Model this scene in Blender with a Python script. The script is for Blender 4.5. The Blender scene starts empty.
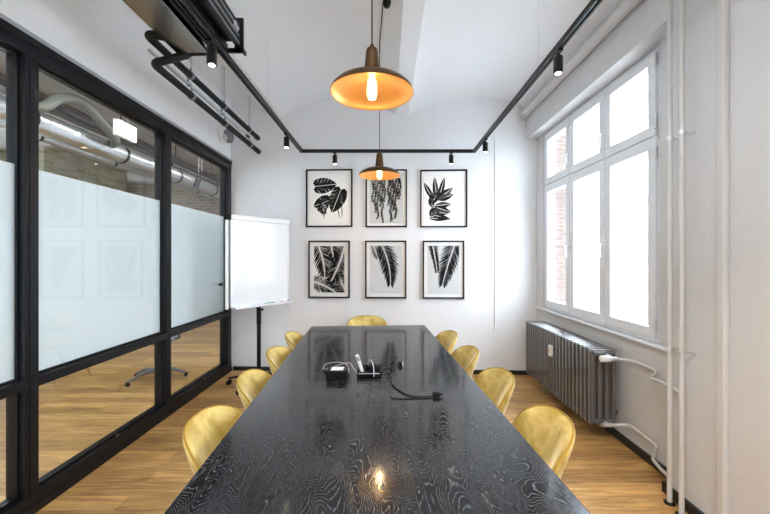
import bpy, math, random
from mathutils import Vector, Matrix
random.seed(7)
PI = math.pi
scene = bpy.context.scene
COL = scene.collection

# ------------------------------------------------------------------ materials
def nodes(name):
    m = bpy.data.materials.new(name); m.use_nodes = True
    nt = m.node_tree; b = nt.nodes['Principled BSDF']
    return m, nt, b

def P(name, col, rough=.5, metal=0.0, var=.06, vscale=6, bump=0.0, bscale=60, coat=0.0, sheen=0.0, emis=None, estr=0.0, spec=None):
    m, nt, b = nodes(name); N, L = nt.nodes, nt.links
    tc = N.new('ShaderNodeTexCoord')
    nz = N.new('ShaderNodeTexNoise'); nz.inputs['Scale'].default_value = vscale; nz.inputs['Detail'].default_value = 3
    L.new(tc.outputs['Object'], nz.inputs['Vector'])
    mx = N.new('ShaderNodeMix'); mx.data_type = 'RGBA'
    lo = [max(0, c*(1-var)) for c in col]; hi = [min(1, c*(1+var)) for c in col]
    mx.inputs['A'].default_value = (*lo, 1); mx.inputs['B'].default_value = (*hi, 1)
    L.new(nz.outputs['Fac'], mx.inputs['Factor']); L.new(mx.outputs['Result'], b.inputs['Base Color'])
    b.inputs['Roughness'].default_value = rough; b.inputs['Metallic'].default_value = metal
    if coat: b.inputs['Coat Weight'].default_value = coat
    if spec is not None: b.inputs['Specular IOR Level'].default_value = spec
    if sheen:
        b.inputs['Sheen Weight'].default_value = sheen; b.inputs['Sheen Roughness'].default_value = .4
        b.inputs['Sheen Tint'].default_value = (1, .85, .45, 1)
    if emis: b.inputs['Emission Color'].default_value = (*emis, 1); b.inputs['Emission Strength'].default_value = estr
    if bump:
        n2 = N.new('ShaderNodeTexNoise'); n2.inputs['Scale'].default_value = bscale; n2.inputs['Detail'].default_value = 4
        L.new(tc.outputs['Object'], n2.inputs['Vector'])
        bp = N.new('ShaderNodeBump'); bp.inputs['Strength'].default_value = bump; bp.inputs['Distance'].default_value = .02
        L.new(n2.outputs['Fac'], bp.inputs['Height']); L.new(bp.outputs['Normal'], b.inputs['Normal'])
    return m

def painted_brick(name, col, strength=.35, vec='YZ', rough=.75):
    """white painted old brickwork: soft courses under thick paint"""
    m, nt, b = nodes(name); N, L = nt.nodes, nt.links
    tc = N.new('ShaderNodeTexCoord'); sp = N.new('ShaderNodeSeparateXYZ'); cb = N.new('ShaderNodeCombineXYZ')
    L.new(tc.outputs['Object'], sp.inputs[0])
    L.new(sp.outputs['Y' if vec == 'YZ' else 'X'], cb.inputs['X']); L.new(sp.outputs['Z'], cb.inputs['Y'])
    nz = N.new('ShaderNodeTexNoise'); nz.inputs['Scale'].default_value = 5; nz.inputs['Detail'].default_value = 5
    L.new(tc.outputs['Object'], nz.inputs['Vector'])
    ad = N.new('ShaderNodeMix'); ad.data_type = 'VECTOR'; ad.inputs['Factor'].default_value = .045
    L.new(cb.outputs[0], ad.inputs['A']); L.new(nz.outputs['Color'], ad.inputs['B'])
    br = N.new('ShaderNodeTexBrick'); br.inputs['Scale'].default_value = 1
    br.inputs['Brick Width'].default_value = .25; br.inputs['Row Height'].default_value = .075
    br.inputs['Mortar Size'].default_value = .008; br.inputs['Mortar Smooth'].default_value = 1
    br.inputs['Color1'].default_value = (1, 1, 1, 1); br.inputs['Color2'].default_value = (.75, .75, .75, 1); br.inputs['Mortar'].default_value = (0, 0, 0, 1)
    L.new(ad.outputs['Result'], br.inputs['Vector'])
    n2 = N.new('ShaderNodeTexNoise'); n2.inputs['Scale'].default_value = 14; n2.inputs['Detail'].default_value = 8; n2.inputs['Roughness'].default_value = .65
    L.new(tc.outputs['Object'], n2.inputs['Vector'])
    mt = N.new('ShaderNodeMath'); mt.operation = 'MULTIPLY_ADD'; mt.inputs[1].default_value = .16
    L.new(br.outputs['Color'], mt.inputs[0]); L.new(n2.outputs['Fac'], mt.inputs[2])
    bp = N.new('ShaderNodeBump'); bp.inputs['Strength'].default_value = strength; bp.inputs['Distance'].default_value = .012
    L.new(mt.outputs[0], bp.inputs['Height']); L.new(bp.outputs['Normal'], b.inputs['Normal'])
    mx = N.new('ShaderNodeMix'); mx.data_type = 'RGBA'
    mx.inputs['A'].default_value = (*[c*.93 for c in col], 1); mx.inputs['B'].default_value = (*col, 1)
    L.new(n2.outputs['Fac'], mx.inputs['Factor']); L.new(mx.outputs['Result'], b.inputs['Base Color'])
    b.inputs['Roughness'].default_value = rough
    return m

def brick(name, c1, c2, mortar, vec='YZ', w=.24, h=.08):
    m, nt, b = nodes(name); N, L = nt.nodes, nt.links
    tc = N.new('ShaderNodeTexCoord'); sp = N.new('ShaderNodeSeparateXYZ'); cb = N.new('ShaderNodeCombineXYZ')
    L.new(tc.outputs['Object'], sp.inputs[0])
    L.new(sp.outputs['Y' if vec == 'YZ' else 'X'], cb.inputs['X']); L.new(sp.outputs['Z'], cb.inputs['Y'])
    br = N.new('ShaderNodeTexBrick'); br.inputs['Scale'].default_value = 1
    br.inputs['Brick Width'].default_value = w; br.inputs['Row Height'].default_value = h; br.inputs['Mortar Size'].default_value = .009
    br.inputs['Color1'].default_value = (*c1, 1); br.inputs['Color2'].default_value = (*c2, 1); br.inputs['Mortar'].default_value = (*mortar, 1)
    L.new(cb.outputs[0], br.inputs['Vector'])
    nz = N.new('ShaderNodeTexNoise'); nz.inputs['Scale'].default_value = 3; nz.inputs['Detail'].default_value = 6
    L.new(tc.outputs['Object'], nz.inputs['Vector'])
    mx = N.new('ShaderNodeMix'); mx.data_type = 'RGBA'; mx.blend_type = 'MULTIPLY'; mx.inputs['Factor'].default_value = .6
    L.new(br.outputs['Color'], mx.inputs['A']); L.new(nz.outputs['Fac'], mx.inputs['B'])
    L.new(mx.outputs['Result'], b.inputs['Base Color']); b.inputs['Roughness'].default_value = .85
    bp = N.new('ShaderNodeBump'); bp.inputs['Strength'].default_value = .4; bp.inputs['Distance'].default_value = .01
    L.new(br.outputs['Fac'], bp.inputs['Height']); bp.invert = True; L.new(bp.outputs['Normal'], b.inputs['Normal'])
    return m

def oak_floor():
    m, nt, b = nodes('oak_planks'); N, L = nt.nodes, nt.links
    tc = N.new('ShaderNodeTexCoord')
    br = N.new('ShaderNodeTexBrick'); br.inputs['Scale'].default_value = 1; br.offset = .37; br.offset_frequency = 2
    br.inputs['Brick Width'].default_value = 1.15; br.inputs['Row Height'].default_value = .13
    br.inputs['Mortar Size'].default_value = .0012; br.inputs['Mortar Smooth'].default_value = .3
    br.inputs['Color1'].default_value = (0, 0, 0, 1); br.inputs['Color2'].default_value = (1, 1, 1, 1); br.inputs['Mortar'].default_value = (.0, .0, .0, 1)
    L.new(tc.outputs['Object'], br.inputs['Vector'])
    mp = N.new('ShaderNodeMapping'); mp.inputs['Scale'].default_value = (1.3, 16, 1); L.new(tc.outputs['Object'], mp.inputs['Vector'])
    nz = N.new('ShaderNodeTexNoise'); nz.inputs['Scale'].default_value = 2.2; nz.inputs['Detail'].default_value = 8; nz.inputs['Roughness'].default_value = .62
    nz.inputs['Distortion'].default_value = .6
    L.new(mp.outputs[0], nz.inputs['Vector'])
    rp = N.new('ShaderNodeValToRGB'); rp.color_ramp.elements[0].position = .3; rp.color_ramp.elements[1].position = .75
    rp.color_ramp.elements[0].color = (.30, .15, .045, 1); rp.color_ramp.elements[1].color = (.84, .55, .22, 1)
    L.new(nz.outputs['Fac'], rp.inputs['Fac'])
    rp2 = N.new('ShaderNodeValToRGB'); rp2.color_ramp.elements[0].color = (.58, .53, .46, 1); rp2.color_ramp.elements[1].color = (1.08, 1.06, 1.02, 1)
    L.new(br.outputs['Color'], rp2.inputs['Fac'])
    mx = N.new('ShaderNodeMix'); mx.data_type = 'RGBA'; mx.blend_type = 'MULTIPLY'; mx.inputs['Factor'].default_value = 1
    L.new(rp.outputs['Color'], mx.inputs['A']); L.new(rp2.outputs['Color'], mx.inputs['B'])
    m2 = N.new('ShaderNodeMix'); m2.data_type = 'RGBA'; m2.inputs['B'].default_value = (.10, .05, .02, 1)
    L.new(br.outputs['Fac'], m2.inputs['Factor']); L.new(mx.outputs['Result'], m2.inputs['A'])
    L.new(m2.outputs['Result'], b.inputs['Base Color'])
    b.inputs['Roughness'].default_value = .38
    bp = N.new('ShaderNodeBump'); bp.inputs['Strength'].default_value = .15; bp.inputs['Distance'].default_value = .004
    L.new(nz.outputs['Fac'], bp.inputs['Height']); L.new(bp.outputs['Normal'], b.inputs['Normal'])
    return m

def black_oak():
    """black stained oak with open, paler wavy grain lines"""
    m, nt, b = nodes('black_oak'); N, L = nt.nodes, nt.links
    tc = N.new('ShaderNodeTexCoord')
    mp = N.new('ShaderNodeMapping'); mp.inputs['Scale'].default_value = (3.6, 1.2, 1); L.new(tc.outputs['Object'], mp.inputs['Vector'])
    nz = N.new('ShaderNodeTexNoise'); nz.inputs['Scale'].default_value = 1.35; nz.inputs['Detail'].default_value = 2.5; nz.inputs['Roughness'].default_value = .42
    nz.inputs['Distortion'].default_value = .35
    L.new(mp.outputs[0], nz.inputs['Vector'])
    k = N.new('ShaderNodeMath'); k.operation = 'MULTIPLY'; k.inputs[1].default_value = 95; L.new(nz.outputs['Fac'], k.inputs[0])
    fr = N.new('ShaderNodeMath'); fr.operation = 'PINGPONG'; fr.inputs[1].default_value = .5; L.new(k.outputs[0], fr.inputs[0])
    rp = N.new('ShaderNodeValToRGB'); rp.color_ramp.elements[0].position = .30; rp.color_ramp.elements[1].position = .46
    rp.color_ramp.elements[0].color = (0, 0, 0, 1); rp.color_ramp.elements[1].color = (1, 1, 1, 1)
    L.new(fr.outputs[0], rp.inputs['Fac'])
    # pores break the lines up
    mp2 = N.new('ShaderNodeMapping'); mp2.inputs['Scale'].default_value = (260, 45, 1); L.new(tc.outputs['Object'], mp2.inputs['Vector'])
    n2 = N.new('ShaderNodeTexNoise'); n2.inputs['Scale'].default_value = 1; n2.inputs['Detail'].default_value = 2
    L.new(mp2.outputs[0], n2.inputs['Vector'])
    r2 = N.new('ShaderNodeValToRGB'); r2.color_ramp.elements[0].position = .25; r2.color_ramp.elements[1].position = .6
    L.new(n2.outputs['Fac'], r2.inputs['Fac'])
    ml = N.new('ShaderNodeMath'); ml.operation = 'MULTIPLY'; L.new(rp.outputs['Color'], ml.inputs[0]); L.new(r2.outputs['Color'], ml.inputs[1])
    mx = N.new('ShaderNodeMix'); mx.data_type = 'RGBA'
    mx.inputs['A'].default_value = (.005, .0055, .007, 1); mx.inputs['B'].default_value = (.060, .066, .075, 1)
    L.new(ml.outputs[0], mx.inputs['Factor']); L.new(mx.outputs['Result'], b.inputs['Base Color'])
    rr = N.new('ShaderNodeMapRange'); rr.inputs['To Min'].default_value = .10; rr.inputs['To Max'].default_value = .34
    L.new(ml.outputs[0], rr.inputs['Value']); L.new(rr.outputs[0], b.inputs['Roughness'])
    bp = N.new('ShaderNodeBump'); bp.inputs['Strength'].default_value = .12; bp.inputs['Distance'].default_value = .001
    L.new(ml.outputs[0], bp.inputs['Height']); bp.invert = True; L.new(bp.outputs['Normal'], b.inputs['Normal'])
    return m

def glass(name, tint=(1, 1, 1), ior=1.5):
    m = bpy.data.materials.new(name); m.use_nodes = True; nt = m.node_tree; N, L = nt.nodes, nt.links
    for n in list(N): N.remove(n)
    o = N.new('ShaderNodeOutputMaterial'); t = N.new('ShaderNodeBsdfTransparent'); t.inputs['Color'].default_value = (*tint, 1)
    g = N.new('ShaderNodeBsdfGlossy'); g.inputs['Roughness'].default_value = .01
    lw = N.new('ShaderNodeLayerWeight'); lw.inputs['Blend'].default_value = .5
    pw = N.new('ShaderNodeMath'); pw.operation = 'POWER'; pw.inputs[1].default_value = 5; L.new(lw.outputs['Facing'], pw.inputs[0])
    f = N.new('ShaderNodeMath'); f.operation = 'MULTIPLY_ADD'; f.inputs[1].default_value = .96; f.inputs[2].default_value = .04; L.new(pw.outputs[0], f.inputs[0])
    x = N.new('ShaderNodeMixShader'); L.new(f.outputs[0], x.inputs[0]); L.new(t.outputs[0], x.inputs[1]); L.new(g.outputs[0], x.inputs[2])
    L.new(x.outputs[0], o.inputs['Surface'])
    return m

def frosted(name):
    m = bpy.data.materials.new(name); m.use_nodes = True; nt = m.node_tree; N, L = nt.nodes, nt.links
    for n in list(N): N.remove(n)
    o = N.new('ShaderNodeOutputMaterial')
    d = N.new('ShaderNodeBsdfDiffuse'); d.inputs['Color'].default_value = (.82, .845, .855, 1)
    t = N.new('ShaderNodeBsdfTranslucent'); t.inputs['Color'].default_value = (.90, .95, .97, 1)
    x = N.new('ShaderNodeMixShader'); x.inputs[0].default_value = .42
    L.new(d.outputs[0], x.inputs[1]); L.new(t.outputs[0], x.inputs[2]); L.new(x.outputs[0], o.inputs['Surface'])
    return m

def velvet():
    m, nt, b = nodes('mustard_velvet'); N, L = nt.nodes, nt.links
    tc = N.new('ShaderNodeTexCoord')
    nz = N.new('ShaderNodeTexNoise'); nz.inputs['Scale'].default_value = 7; nz.inputs['Detail'].default_value = 4; nz.inputs['Distortion'].default_value = .8
    L.new(tc.outputs['Object'], nz.inputs['Vector'])
    rp = N.new('ShaderNodeValToRGB'); rp.color_ramp.elements[0].position = .36; rp.color_ramp.elements[1].position = .66
    rp.color_ramp.elements[0].color = (.42, .285, .05, 1); rp.color_ramp.elements[1].color = (.76, .59, .21, 1)
    L.new(nz.outputs['Fac'], rp.inputs['Fac']); L.new(rp.outputs['Color'], b.inputs['Base Color'])
    b.inputs['Roughness'].default_value = .6; b.inputs['Sheen Weight'].default_value = 1; b.inputs['Sheen Roughness'].default_value = .3
    b.inputs['Sheen Tint'].default_value = (1, .9, .6, 1)
    bp = N.new('ShaderNodeBump'); bp.inputs['Strength'].default_value = .15; bp.inputs['Distance'].default_value = .02
    L.new(nz.outputs['Fac'], bp.inputs['Height']); L.new(bp.outputs['Normal'], b.inputs['Normal'])
    return m

M = dict(
    plaster=P('white_plaster', (.83, .84, .86), .8, var=.03, vscale=2, bump=.12, bscale=9),
    ceiling=P('white_vault_plaster', (.83, .84, .86), .85, var=.03, vscale=1.5, bump=.1, bscale=7),
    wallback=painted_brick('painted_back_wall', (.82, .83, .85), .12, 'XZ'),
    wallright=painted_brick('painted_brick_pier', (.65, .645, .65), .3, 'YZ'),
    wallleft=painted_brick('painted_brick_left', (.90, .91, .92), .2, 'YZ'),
    floor=oak_floor(),
    basebd=P('black_baseboard', (.012, .012, .013), .45),
    frame=P('black_steel_frame', (.006, .007, .010), .34, bump=.02, spec=.3),
    trimgrey=P('grey_metal_trim', (.42, .43, .45), .4, metal=.4),
    glass=glass('clear_glass', (.95, .965, .965)),
    wglass=glass('window_glass', (1, 1, 1)),
    film=frosted('frosted_film'),
    table=black_oak(),
    blacksatin=P('black_satin_metal', (.006, .006, .007), .35, spec=.3),
    blackmatte=P('black_matte', (.006, .006, .006), .6, var=.2, spec=.25),
    rubber=P('black_pipe_insulation', (.009, .010, .011), .6, spec=.3, bump=.15, bscale=40),
    steel=P('brushed_steel', (.40, .40, .40), .2, metal=1, var=.1),
    chrome=P('chrome', (.8, .8, .8), .12, metal=1),
    duct=P('galvanised_duct', (.62, .65, .68), .28, metal=.9, var=.12, vscale=10),
    velvet=velvet(),
    piping=P('dark_mustard_piping', (.36, .21, .02), .7),
    winwhite=P('white_window_paint', (.74, .76, .79), .35, var=.02),
    pipewhite=P('white_painted_pipe', (.60, .59, .585), .5, var=.03),
    radiator=P('grey_brown_radiator_paint', (.118, .112, .112), .2, var=.1, coat=1),
    white=P('white_plastic', (.85, .86, .87), .35, var=.02),
    greymid=P('grey_plastic', (.25, .26, .28), .45),
    board=P('glossy_whiteboard', (.82, .84, .87), .14, var=.01),
    alu=P('aluminium', (.72, .72, .74), .35, metal=.7),
    paper=P('art_paper', (.80, .79, .77), .8, var=.02),
    papergrey=P('grey_art_paper', (.60, .61, .61), .8, var=.03),
    ink=P('black_ink', (.008, .008, .009), .8, var=.4, vscale=30, spec=.2),
    inkgrey=P('grey_ink', (.06, .06, .06), .8, var=.5, vscale=30, spec=.2),
    red=P('red_plastic', (.6, .04, .05), .4), green=P('green_plastic', (.03, .3, .13), .4), blue=P('blue_plastic', (.03, .08, .4), .4),
    copper=P('dark_copper', (.12, .065, .03), .42, metal=.85, var=.2),
    brass=P('warm_brass_inside', (.80, .42, .15), .34, metal=.85, var=.12, vscale=12),
    bulb=P('glowing_bulb', (1, .8, .5), .4, emis=(1, .66, .28), estr=10),
    filament=P('glowing_filament', (1, .8, .5), .4, emis=(1, .80, .48), estr=90),
    spotglow=P('spot_lamp_face', (1, .9, .75), .4, emis=(1, .84, .6), estr=22),
    paneglow=P('added_lamp_glow', (1, 1, 1), .5, emis=(.95, .97, 1), estr=5),  # glowing face of the added, unseen linear lamps
    signglow=P('lit_sign_face', (1, 1, 1), .5, emis=(.95, .98, 1), estr=3.2),
    concrete=P('office_ceiling_grey', (.42, .41, .39), .9, var=.15, vscale=3),
    officebrick=brick('office_brick', (.42, .36, .22), (.60, .55, .42), (.5, .48, .42), 'YZ'),
    officebrick2=brick('office_end_brick', (.30, .20, .13), (.45, .36, .25), (.5, .48, .42), 'XZ'),
    facade=brick('yard_brick', (.10, .06, .042), (.14, .095, .07), (.17, .155, .14), 'XZ', .26, .09),
    stucco=P('white_stucco', (.86, .86, .86), .9),
    ground=P('yard_paving', (.55, .55, .55), .9),
    pillarbrick=brick('pillar_brick', (.50, .46, .30), (.70, .68, .52), (.6, .58, .5), 'YZ'),
    rust=P('rusty_steel', (.10, .06, .045), .7, var=.4),
    hose=P('grey_green_hose', (.13, .14, .12), .5, var=.15, bump=.3, bscale=60),
    oak=P('light_oak', (.45, .27, .12), .5, var=.2),
    officegrey=P('office_chair_grey', (.2, .2, .21), .6),
    gold=P('brass_feet', (.55, .38, .12), .3, metal=1),
    roof=P('dark_roof', (.25, .18, .2), .8),
)

# ------------------------------------------------------------------ mesh builder
ORIG = {}
class MB:
    def __init__(s): s.v = []; s.f = []; s.m = []; s.sm = []
    def add(s, vs, fs, mat=0, smooth=False, T=None):
        o = len(s.v)
        for p in vs:
            p = Vector(p)
            if T is not None: p = T @ p
            s.v.append(p)
        for f in fs: s.f.append([i+o for i in f]); s.m.append(mat); s.sm.append(smooth)
        return s
    def bx(s, x0, x1, y0, y1, z0, z1, mat=0, T=None):
        vs = [(x, y, z) for z in (z0, z1) for y in (y0, y1) for x in (x0, x1)]
        return s.add(vs, [(0, 2, 3, 1), (4, 5, 7, 6), (0, 1, 5, 4), (2, 6, 7, 3), (0, 4, 6, 2), (1, 3, 7, 5)], mat, False, T)
    def tube(s, pts, r, n=12, mat=0, caps=True, T=None, ends=None):
        pts = [Vector(p) for p in pts]; rs = r if isinstance(r, (list, tuple)) else [r]*len(pts)
        vs, fs = [], []; up = None
        for i, p in enumerate(pts):
            a = pts[i]-pts[i-1] if i else pts[1]-pts[0]
            b = pts[i+1]-pts[i] if i < len(pts)-1 else a
            t = (a.normalized()+b.normalized()); t = t.normalized() if t.length > 1e-6 else a.normalized()
            if up is None: up = Vector((0, 0, 1)) if abs(t.z) < .9 else Vector((1, 0, 0))
            x = t.cross(up).normalized(); y = x.cross(t).normalized(); up = y
            for k in range(n):
                an = 2*PI*k/n; vs.append(p+(x*math.cos(an)+y*math.sin(an))*rs[i])
        for i in range(len(pts)-1):
            for k in range(n):
                k2 = (k+1) % n; fs.append((i*n+k, i*n+k2, (i+1)*n+k2, (i+1)*n+k))
        s.add(vs, fs, mat, True, T)
        if caps:
            s.add(vs[:n], [tuple(range(n))[::-1]], mat, False, T); s.add(vs[-n:], [tuple(range(n))], mat, False, T)
        return s
    def lathe(s, prof, o=(0, 0, 0), n=32, mat=0, T=None):
        vs = [(o[0]+r*math.cos(2*PI*k/n), o[1]+r*math.sin(2*PI*k/n), o[2]+z) for r, z in prof for k in range(n)]
        fs = [(i*n+k, i*n+(k+1) % n, (i+1)*n+(k+1) % n, (i+1)*n+k) for i in range(len(prof)-1) for k in range(n)]
        return s.add(vs, fs, mat, True, T)
    def prism(s, poly, h0, h1, axis='z', mat=0, T=None):
        def P3(a, b, h): return {'z': (a, b, h), 'y': (a, h, b), 'x': (h, a, b)}[axis]
        n = len(poly)
        vs = [P3(a, b, h0) for a, b in poly]+[P3(a, b, h1) for a, b in poly]
        fs = [tuple(range(n))[::-1], tuple(range(n, 2*n))]+[(i, (i+1) % n, n+(i+1) % n, n+i) for i in range(n)]
        return s.add(vs, fs, mat, False, T)
    def build(s, name, mat, parent=None, bevel=0, seg=2, recalc=True):
        me = bpy.data.meshes.new(name)
        o = ORIG.get(parent.name, Vector()) if parent else Vector()
        me.from_pydata([tuple(p-o) for p in s.v], [], s.f)
        for mm in (mat if isinstance(mat, (list, tuple)) else [mat]): me.materials.append(mm)
        me.polygons.foreach_set('material_index', s.m); me.polygons.foreach_set('use_smooth', s.sm)
        me.update()
        if recalc:
            import bmesh
            b = bmesh.new(); b.from_mesh(me); bmesh.ops.recalc_face_normals(b, faces=b.faces); b.to_mesh(me); b.free()
        ob = bpy.data.objects.new(name, me); COL.objects.link(ob)
        if parent: ob.parent = parent; ORIG[ob.name] = o
        if bevel:
            md = ob.modifiers.new('bevel', 'BEVEL'); md.width = bevel; md.segments = seg; md.limit_method = 'ANGLE'; md.angle_limit = .7
        return ob

def thing(name, label, cat, loc=(0, 0, 0), rz=0, group=None, local=False):
    o = bpy.data.objects.new(name, None); COL.objects.link(o); o.empty_display_size = .1
    o.location = loc; o.rotation_euler = (0, 0, rz); o['label'] = label; o['category'] = cat
    if group: o['group'] = group
    ORIG[o.name] = Vector() if local else Vector(loc)
    return o
def tag(o, label, cat, group=None):
    o['label'] = label; o['category'] = cat
    if group: o['group'] = group
    return o
def struct(o): o['kind'] = 'structure'; return o
def dup(root, loc, rz, label, group=None):
    r = root.copy(); COL.objects.link(r); r.location = loc; r.rotation_euler = (0, 0, rz); r['label'] = label
    if group: r['group'] = group
    for ch in list(root.children):
        c = ch.copy(); COL.objects.link(c); c.parent = r
        for g in ch.children:
            d = g.copy(); COL.objects.link(d); d.parent = c
    return r
def bez(p0, p1, p2, p3, n=10):
    p0, p1, p2, p3 = map(Vector, (p0, p1, p2, p3))
    return [p0*(1-t)**3+p1*3*t*(1-t)**2+p2*3*t*t*(1-t)+p3*t**3 for t in [i/n for i in range(n+1)]]
def smooth_path(pts, sub=6):
    pts = [Vector(p) for p in pts]; out = []
    for i in range(len(pts)-1):
        a = pts[max(0, i-1)]; b = pts[i]; c = pts[i+1]; d = pts[min(len(pts)-1, i+2)]
        for k in range(sub):
            t = k/sub
            out.append(.5*((2*b)+(c-a)*t+(2*a-5*b+4*c-d)*t*t+(3*b-a-3*c+d)*t**3))
    out.append(pts[-1]); return out

# ------------------------------------------------------------------ dimensions
XL, XR, XN = -2.02, 1.74, 1.87         # partition plane, right wall, window niche plane
YB = -2.6                               # wall behind the camera
def ywall(x): return 4.5935-.048*x      # back wall runs slightly out of square
ZBEAM = 3.284

# ------------------------------------------------------------------ shell
mb = MB(); mb.bx(-7.2, 2.0, YB-.25, 9.8, -.12, 0); struct(mb.build('floor', M['floor']))

def zc(x):
    for a, b in ((-2.95, -1.47), (-1.375, .115), (.27, 1.86)):
        if a < x < b:
            c = (a+b)/2; h = (b-a)/2; sag = .205; R = (h*h+sag*sag)/(2*sag)
            return ZBEAM+math.sqrt(R*R-(x-c)**2)-(R-sag)
    return ZBEAM
xs = sorted(set([-2.15]+[round(-2.1+i*.04, 4) for i in range(102)]+[-1.47, -1.375, .115, .27, 1.86, 2.0]))
prof = [(x, zc(x)) for x in xs if x <= 2.0]
mb = MB(); n = len(prof); y0, y1 = YB-.2, 4.95
vs = [(x, y0, z) for x, z in prof]+[(x, y1, z) for x, z in prof]+[(x, y0, 3.8) for x, z in prof]+[(x, y1, 3.8) for x, z in prof]
fs = []; 
for i in range(n-1):
    fs += [(i, i+1, n+i+1, n+i), (2*n+i, 3*n+i, 3*n+i+1, 2*n+i+1), (i, 2*n+i, 2*n+i+1, i+1), (n+i, n+i+1, 3*n+i+1, 3*n+i)]
fs += [(0, n, 3*n, 2*n), (n-1, 3*n-1, 4*n-1, 2*n-1)]
mb.add(vs, fs, 0, False); struct(mb.build('ceiling', M['ceiling']))

mb = MB(); mb.prism([(-2.15, ywall(-2.15)), (2.0, ywall(2.0)), (2.0, ywall(2.0)+.1), (-2.15, ywall(-2.15)+.25)], 0, 3.6)
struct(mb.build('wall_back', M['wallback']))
mb = MB(); mb.bx(-2.2, 2.0, YB-.2, YB, 0, 3.6); struct(mb.build('wall_front', M['plaster']))
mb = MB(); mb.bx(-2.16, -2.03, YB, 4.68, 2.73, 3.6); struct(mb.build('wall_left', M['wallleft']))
# right wall: pier, niche (second niche with an added window behind the camera), lintels, parapets
mb = MB()
def niche(a, b, w0, w1):
    mb.bx(XR, 2.0, a, b, 2.94, 3.6); mb.bx(XN, 2.0, a, b, 0, .86)
    mb.bx(XN, 2.0, a, w0, .86, 2.94); mb.bx(XN, 2.0, w1, b, .86, 2.94)
mb.bx(XR, 2.0, -.15, 2.24, 0, 3.6)
niche(2.24, 4.56, 2.47, 4.31)
niche(-2.3, -.15, -2.1, -.4)
mb.bx(XR, 2.0, YB-.2, -2.3, 0, 3.6)
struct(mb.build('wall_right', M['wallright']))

# baseboards
mb = MB(); mb.prism([(-2.0, ywall(-2.0)-.016), (XN, ywall(XN)-.016), (XN, ywall(XN)), (-2.0, ywall(-2.0))], 0, .052); struct(mb.build('baseboard_back', M['basebd']))
mb = MB(); mb.bx(XN-.016, XN, 2.25, 4.48, 0, .06); mb.bx(XR-.018, XR, -.15, 2.25, 0, .06); mb.bx(XR-.018, XN-.016, 2.24, 2.256, 0, .06)
struct(mb.build('baseboard_right', M['basebd']))

# boxed conduit and cornice pipe as trim
mb = MB(); mb.bx(XR-.032, XR, 1.825, 1.872, 0, 3.5); struct(mb.build('trim_1', M['pipewhite'], bevel=.008))
mb = MB(); mb.tube([(XR-.045, YB, 3.235), (XR-.045, 4.45, 3.235)], .045, 16); mb.tube([(XR-.045, 4.40, 3.235), (XR-.045, 4.50, 3.235)], .052, 16)
mb.bx(XR-.03, XR, YB, 4.5, 3.26, 3.33)
struct(mb.build('trim_2', M['pipewhite']))
mb = MB(); mb.tube([(1.358, ywall(1.358)-.008, 0.56), (1.358, ywall(1.358)-.008, 3.44)], .007, 8); struct(mb.build('trim_3', M['white']))

# ------------------------------------------------------------------ windows
def window(name, w0, w1, ncol, labels=None):
    z0, z1, zt = .865, 2.935, 2.31
    root = bpy.data.objects.new(name, None); COL.objects.link(root); root.location = (XN, (w0+w1)/2, z0); ORIG[root.name] = Vector(root.location); struct(root)
    f = MB(); X0, X1 = 1.885, 1.965
    f.bx(X0, X1, w0, w1, z0, z0+.035); f.bx(X0, X1, w0, w1, z1-.035, z1); f.bx(X0, X1, w0, w0+.035, z0, z1); f.bx(X0, X1, w1-.035, w1, z0, z1)
    f.bx(X0, X1, w0, w1, zt-.02, zt+.02)
    cw = (w1-w0-.07)/ncol
    for i in range(1, ncol): f.bx(X0, X1, w0+.035+cw*i-.012, w0+.035+cw*i+.012, z0, z1)
    f.build('window_frame', M['winwhite'], root, .004)
    for i in range(ncol):
        a = w0+.035+cw*i+.003; b = a+cw-.006
        for zz0, zz1, up in ((z0+.03, zt-.008, 0), (zt+.008, z1-.03, 1)):
            s = MB(); sw = .076; SX0, SX1 = 1.868, 1.94
            s.bx(SX0, SX1, a, b, zz0, zz0+sw); s.bx(SX0, SX1, a, b, zz1-sw, zz1); s.bx(SX0, SX1, a, a+sw, zz0+sw, zz1-sw); s.bx(SX0, SX1, b-sw, b, zz0+sw, zz1-sw)
            so = s.build('window_sash', M['winwhite'], root, .006)
            g = MB(); g.bx(1.922, 1.930, a+sw-.005, b-sw+.005, zz0+sw-.005, zz1-sw+.005); g.build('pane', M['wglass'], so)
            if i == ncol-1: continue
            # lever handle on the closing stile (far side of each opening sash)
            if i < ncol-1:
                hy = b-.0; hz = (zz0+zz1)/2-.02 if not up else zz0+.20
                h = MB(); h.bx(1.858, 1.868, hy-.018, hy+.018, hz-.05, hz+.05); h.tube([(1.862, hy, hz), (1.825, hy, hz)], .010, 10)
                h.tube([(1.828, hy, hz+.008), (1.826, hy, hz-.05), (1.832, hy, hz-.115)], [.011, .010, .008], 10); h.build('handle', M['winwhite'], so)
    # hinges along the near jamb
    h = MB()
    for z in (zt+.09, z1-.10, zt-.12, z0+.12): h.tube([(1.862, w0+.03, z-.04), (1.862, w0+.03, z+.04)], .010, 10)
    h.build('hinge', M['alu'], root)
    sl = MB(); sl.bx(1.832, 1.885, w0-.12, w1+.12, .842, .862); sl.build('window_sill', M['winwhite'], root, .006)
    return root
window('window_1', 2.47, 4.31, 3)
window('window_2', -2.1, -.4, 3)  # unseen window, added to let more daylight into the room

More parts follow.
